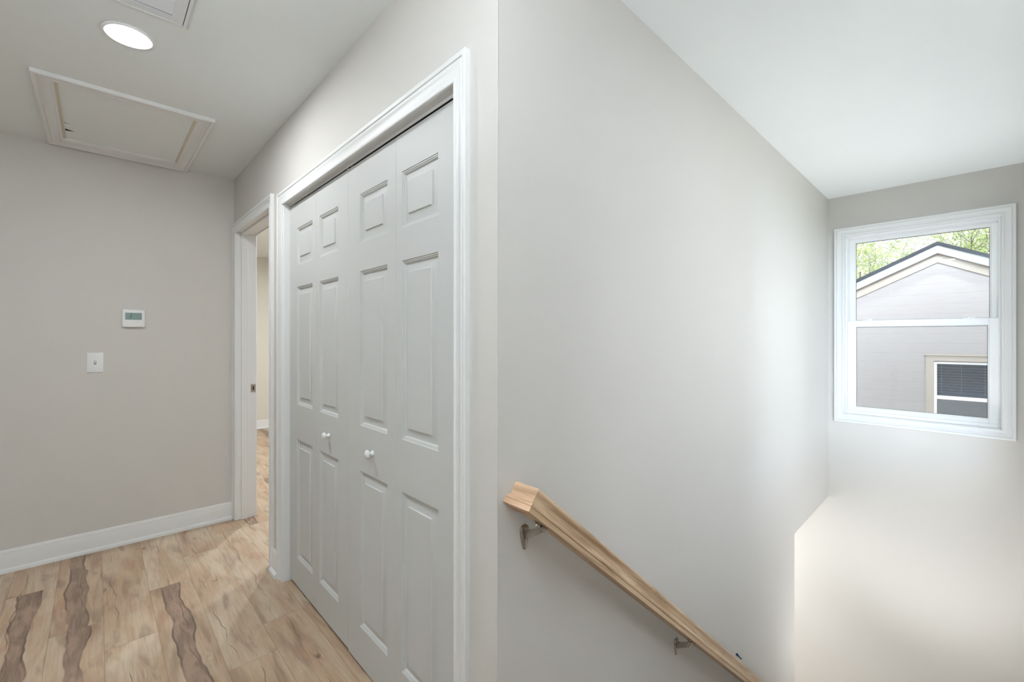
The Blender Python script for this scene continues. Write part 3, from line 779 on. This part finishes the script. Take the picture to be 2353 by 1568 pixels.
for sd2 in (-1, 1): slope_slab(m, XF, XF + .025, sd2, RZ - .052, .139)
m.build('rake_board', M['fascia'], hs)
m = MB()
for sd2 in (-1, 1): slope_slab(m, XF + .025, XW + .01, sd2, RZ - .165, .020)
m.build('soffit', M['frieze'], hs)
m = MB()
for sd2 in (-1, 1): slope_slab(m, XW - .025, XW, sd2, RZ - .180, .161, y_out=HWD)
m.build('frieze_board', M['frieze'], hs)
# its window
wf = MB(); NF = lambda a, b, c: Vector((XW - b, a, c))
wf = MB(NF)
def ring2(m, a0, a1, z0, z1, w_, o0, o1):
    m.box(a0, a0 + w_, o0, o1, z0, z1); m.box(a1 - w_, a1, o0, o1, z0, z1); m.box(a0 + w_, a1 - w_, o0, o1, z1 - w_, z1); m.box(a0 + w_, a1 - w_, o0, o1, z0, z0 + w_)
ring2(wf, NY0 - .10, NY1 + .10, NZ0 - .10, NZ1 + .115, .10, 0, .022); wf.box(NY0 - .12, NY1 + .12, 0, .035, NZ1 + .105, NZ1 + .135)
nw = wf.build('window', M['frieze'], hs)
m = MB(NF); ring2(m, NY0, NY1, NZ0, NZ1, .035, -.10, -.01); m.box(NY0, NY1, -.09, -.02, .250, .305)
m.build('sash', M['vinyl'], nw)
m = MB(NF); m.box(NY0, NY1, -.075, -.070, NZ0, NZ1); m.build('pane', M['glass2'], nw)
m = MB(NF); m.box(NY0 + .03, NY1 - .03, -.018, -.016, NZ0 + .03, .25); m.build('insect_screen', M['screen2'], nw)
m = MB(NF); zz = .36
while zz < NZ1 - .02:
    m.add([(NY0 + .03, -.125, zz), (NY1 - .03, -.125, zz), (NY1 - .03, -.105, zz + .012), (NY0 + .03, -.105, zz + .012)], [(0, 1, 2, 3)]); zz += .046
for yy_ in (NY1 - .09, NY1 - .33, NY1 - .60, NY1 - 1.0): m.box(yy_, yy_ + .004, -.119, -.116, .34, NZ1)
m.build('blind', M['slat'], nw)
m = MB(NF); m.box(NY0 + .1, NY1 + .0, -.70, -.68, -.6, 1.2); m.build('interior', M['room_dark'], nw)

def tree(x, y, h, seed, lm, nleaf, label, name='tree', spread=1.0, lsize=.050, lo_cut=0.0):
    rnd = random.Random(seed)
    e = empty(name, (x, y, -3.0)); tag(e, label, 'tree', 'trees behind the neighbouring house')
    tb = MB(); tips = []
    def branch(p, d, ln, r, depth):
        pts = [p]; q = p.copy(); dd_ = d.copy(); k = 5
        for i in range(k):
            dd_ = (dd_ + Vector((rnd.uniform(-.16, .16), rnd.uniform(-.16, .16), rnd.uniform(-.05, .12)))).normalized()
            q = q + dd_ * ln / k; pts.append(q.copy())
            if depth >= 2: tips.append((q.copy(), depth))
        tb.tube(pts, [r * (1 - .55 * i / k) for i in range(k + 1)], 7 if depth < 2 else 5)
        if depth >= 4: return
        nb_ = (4, 4, 4, 3)[depth]
        for i in range(nb_):
            a = rnd.uniform(0, 2 * PI); t = rnd.randint(2, k)
            el = rnd.uniform(.35, .95)
            nd = (dd_ * el + Vector((math.cos(a), math.sin(a), rnd.uniform(.0, .5))) * (1.05 - el * .4) * spread).normalized()
            branch(pts[t], nd, ln * rnd.uniform(.52, .74), r * .5 * (1 - .06 * t), depth + 1)
    branch(Vector((x, y, -3.0)), Vector((0, 0, 1)), h * .40, h * .020, 0)
    tb.build('trunk', M['bark'], e, loc=(x, y, -3.0), smooth='all')
    lm_ = MB(); n_ = 0
    while n_ < nleaf:
        c, dp = rnd.choice(tips)
        c = c + Vector((rnd.gauss(0, .20), rnd.gauss(0, .20), rnd.gauss(0, .17)))
        for k in range(5):
            p = c + Vector((rnd.gauss(0, .09), rnd.gauss(0, .09), rnd.gauss(0, .08)))
            a = Vector((rnd.gauss(0, 1), rnd.gauss(0, 1), rnd.gauss(0, 1))).normalized(); b = a.cross(Vector((rnd.gauss(0, 1), rnd.gauss(0, 1), rnd.gauss(0, 1)))).normalized()
            s_ = lsize * rnd.uniform(.6, 1.2); bend = a.cross(b) * s_ * .25
            i = len(lm_.v)
            lm_.v += [p - a * s_, p + b * s_ * .5 - bend, p + a * s_, p - b * s_ * .5 - bend]
            lm_.f += [(i, i + 1, i + 2), (i, i + 2, i + 3)]
            n_ += 1
    me = bpy.data.meshes.new('foliage'); me.from_pydata([tuple(p - Vector((x, y, -3.0))) for p in lm_.v], [], lm_.f); me.materials.append(lm)
    o = bpy.data.objects.new('foliage', me); C.objects.link(o); o.parent = e; o['kind'] = 'stuff'
    return e
tree(22.0, 3.2, 10.5, 5, M['leaf'], 8500, 'open-branched spring tree at the left above the roof slope', spread=.85)
tree(31.5, 4.6, 13.0, 11, M['leaf'], 11000, 'airy yellow-green tree behind the left roof slope', spread=.75)
tree(22.0, -1.4, 10.0, 23, M['leaf2'], 9000, 'darker green tree with a forked trunk at the right above the roof', spread=.7)
tree(31.0, -3.0, 13.0, 43, M['leaf'], 13000, 'dense yellow-green tree farthest right beyond the house', spread=.75)
tree(41.0, .0, 15.0, 57, M['leaf'], 15000, 'yellow-green tree rising straight behind the roof ridge', spread=.75)
